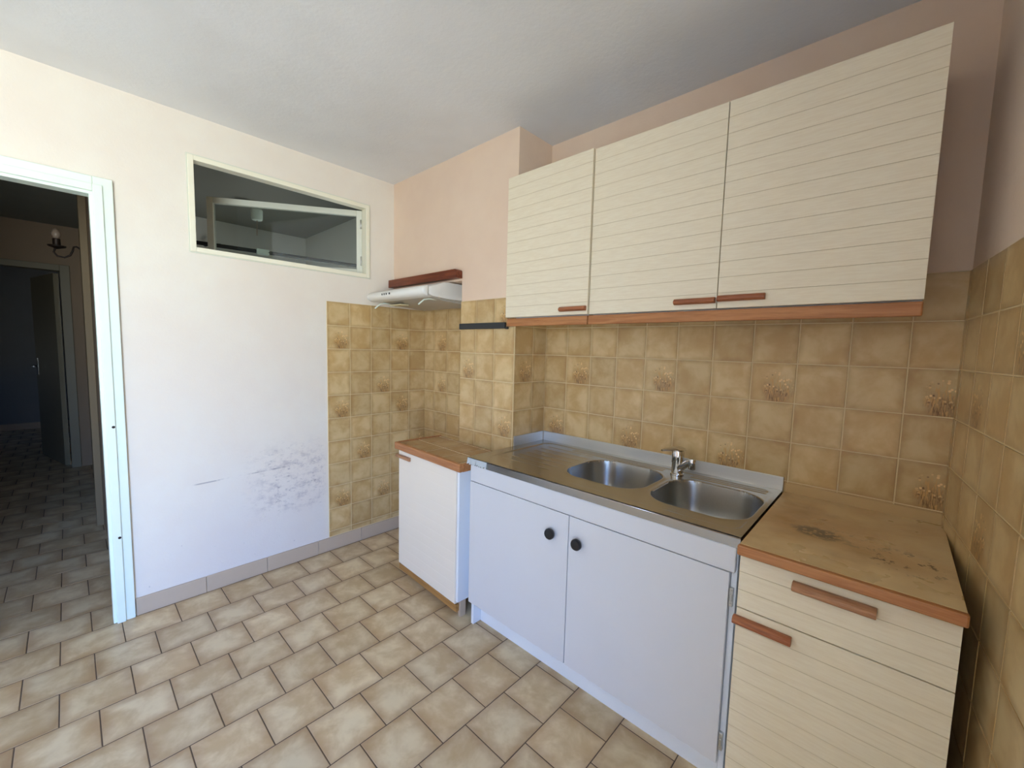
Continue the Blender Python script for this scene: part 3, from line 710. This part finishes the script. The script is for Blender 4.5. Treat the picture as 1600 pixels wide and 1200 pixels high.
# ------------------------------------------------------------ small cabinet in the recess
NR = -.045
nb = thing('base_cabinet', 'narrow white base cabinet with one door standing in the tiled recess under the hood', 'cabinet', (.565, -.572, 0), NR)
NWX = .575
bm = BM(); bx(bm, 0.002, .018, .02, .30, .06, .765, 0, .001, 1); bx(bm, NWX-.02, NWX-.004, .006, .30, .085, .765, 0, .001, 1); bx(bm, .018, NWX-.02, .02, .30, .075, .09); bx(bm, .018, NWX-.02, .285, .30, .09, .765); bx(bm, .018, NWX-.02, .02, .30, .75, .765)
fin('carcass', bm, M_whiteB, nb, world=False)
bm = grooved(0, NWX-.022, 0, .018, [.072] + [.072+.0525*k for k in range(1, 13)] + [.757], gd=.0005, gw=.0016)
dr = fin('door', bm, [M_offw, M_offw], nb, world=False)
bar_handle(-.010, .130, 0, .722, dr, M_handlep, worldpos=False)
bm = BM(); bx(bm, 0.0, NWX-.012, .002, .022, .032, .070, 0, .003); bx(bm, .02, NWX-.03, .035, .05, 0, .034); fin('plinth', bm, M_pine, nb, world=False, label='honey-coloured wooden plinth')
for q in ((NWX-.024, NWX-.006, .024, .06, 0, .084), (.004, .018, .06, .09, 0, .0595), (NWX-.024, NWX-.008, .24, .28, 0, .0845), (.004, .018, .24, .28, 0, .0595)):
    bm = BM(); bx(bm, *q, 0, .002); fin('foot', bm, M_base, nb, world=False)
nt_ = thing('worktop', 'small worktop of brown tiles with a wooden edge on the narrow cabinet beside the sink', 'worktop', (.565, -.572, .766), NR)
bm = BM(); bx(bm, -.004, NWX+.02, -.001, .300, 0, .030, 1)
tiles(bm, (0, 0, .031), (1, 0, 0), (0, 1, 0), (0, 0, 1), .0, NWX+.019, .002, .300, -.03, -.02, .15, gap=.007, lift=.0006, mi=0)
fin('tile_surface', bm, [M_topt, M_lgrout], nt_, world=False)
bm = BM()
bx(bm, -.016, NWX+.032, -.022, -.0015, -.004, .037, 0, .005); bx(bm, -.016, -.0045, -.001, .300, -.004, .037, 0, .003); bx(bm, NWX+.0205, NWX+.032, -.001, .05, -.004, .037, 0, .003)
fin('wooden_edge', bm, M_wood, nt_, world=False)

# ------------------------------------------------------------ right base cabinet with drawer
RX0, RX1, RYF = 2.372, 2.797, -.604
rb = thing('base_cabinet', 'cream grooved base cabinet with a drawer over a door, at the right of the sink', 'cabinet', ((RX0+RX1)/2, -.3, 0))
bm = BM(); bx(bm, RX0+.002, RX0+.018, -.582, -.02, 0, .80, 0, .001, 1); bx(bm, RX1-.018, RX1-.002, -.582, -.02, 0, .80, 0, .001, 1); bx(bm, RX0+.018, RX1-.018, -.55, -.02, .08, .096); bx(bm, RX0+.018, RX1-.018, -.58, -.03, .78, .796); bx(bm, RX0+.018, RX1-.018, -.04, -.025, .096, .78)
fin('carcass', bm, M_whiteB, rb)
bm = grooved(RX0, RX1, RYF, RYF+.018, [.647, .699, .751, .797]); dr = fin('drawer', bm, [M_cream, M_groove], rb)
bar_handle(2.497, 2.662, RYF, .764, dr, M_handlep, h=.026, d=.022)
bm = grooved(RX0, RX1, RYF, RYF+.018, [.065]+[.641-.0505*k for k in range(11, 0, -1)]+[.644]); dr = fin('door', bm, [M_cream, M_groove], rb)
bar_handle(2.366, 2.505, RYF, .612, dr, M_handle, h=.024, d=.022)
bm = BM(); bx(bm, RX0+.02, RX1-.02, -.54, -.524, 0, .08); fin('plinth', bm, M_whiteB, rb)
rt = thing('worktop', 'worn brown laminate worktop with dark stains and a wooden front edge, right of the sink', 'worktop', (RX0, 0, .80))
bm = BM(); bx(bm, 0, .427, -.622, -.012, .010, .038, 0, .001, 1); fin('slab', bm, M_counter, rt, world=False)
bm = BM(); bx(bm, -.002, .429, -.640, -.6225, .011, .039, 0, .004); fin('front_edge', bm, M_wood, rt, world=False, label='orange-brown wooden edge')
bm = BM(); bx(bm, .001, .422, -.0115, -.0068, .03, .074, 0, .002); fin('wall_strip', bm, M_strip, rt, world=False)
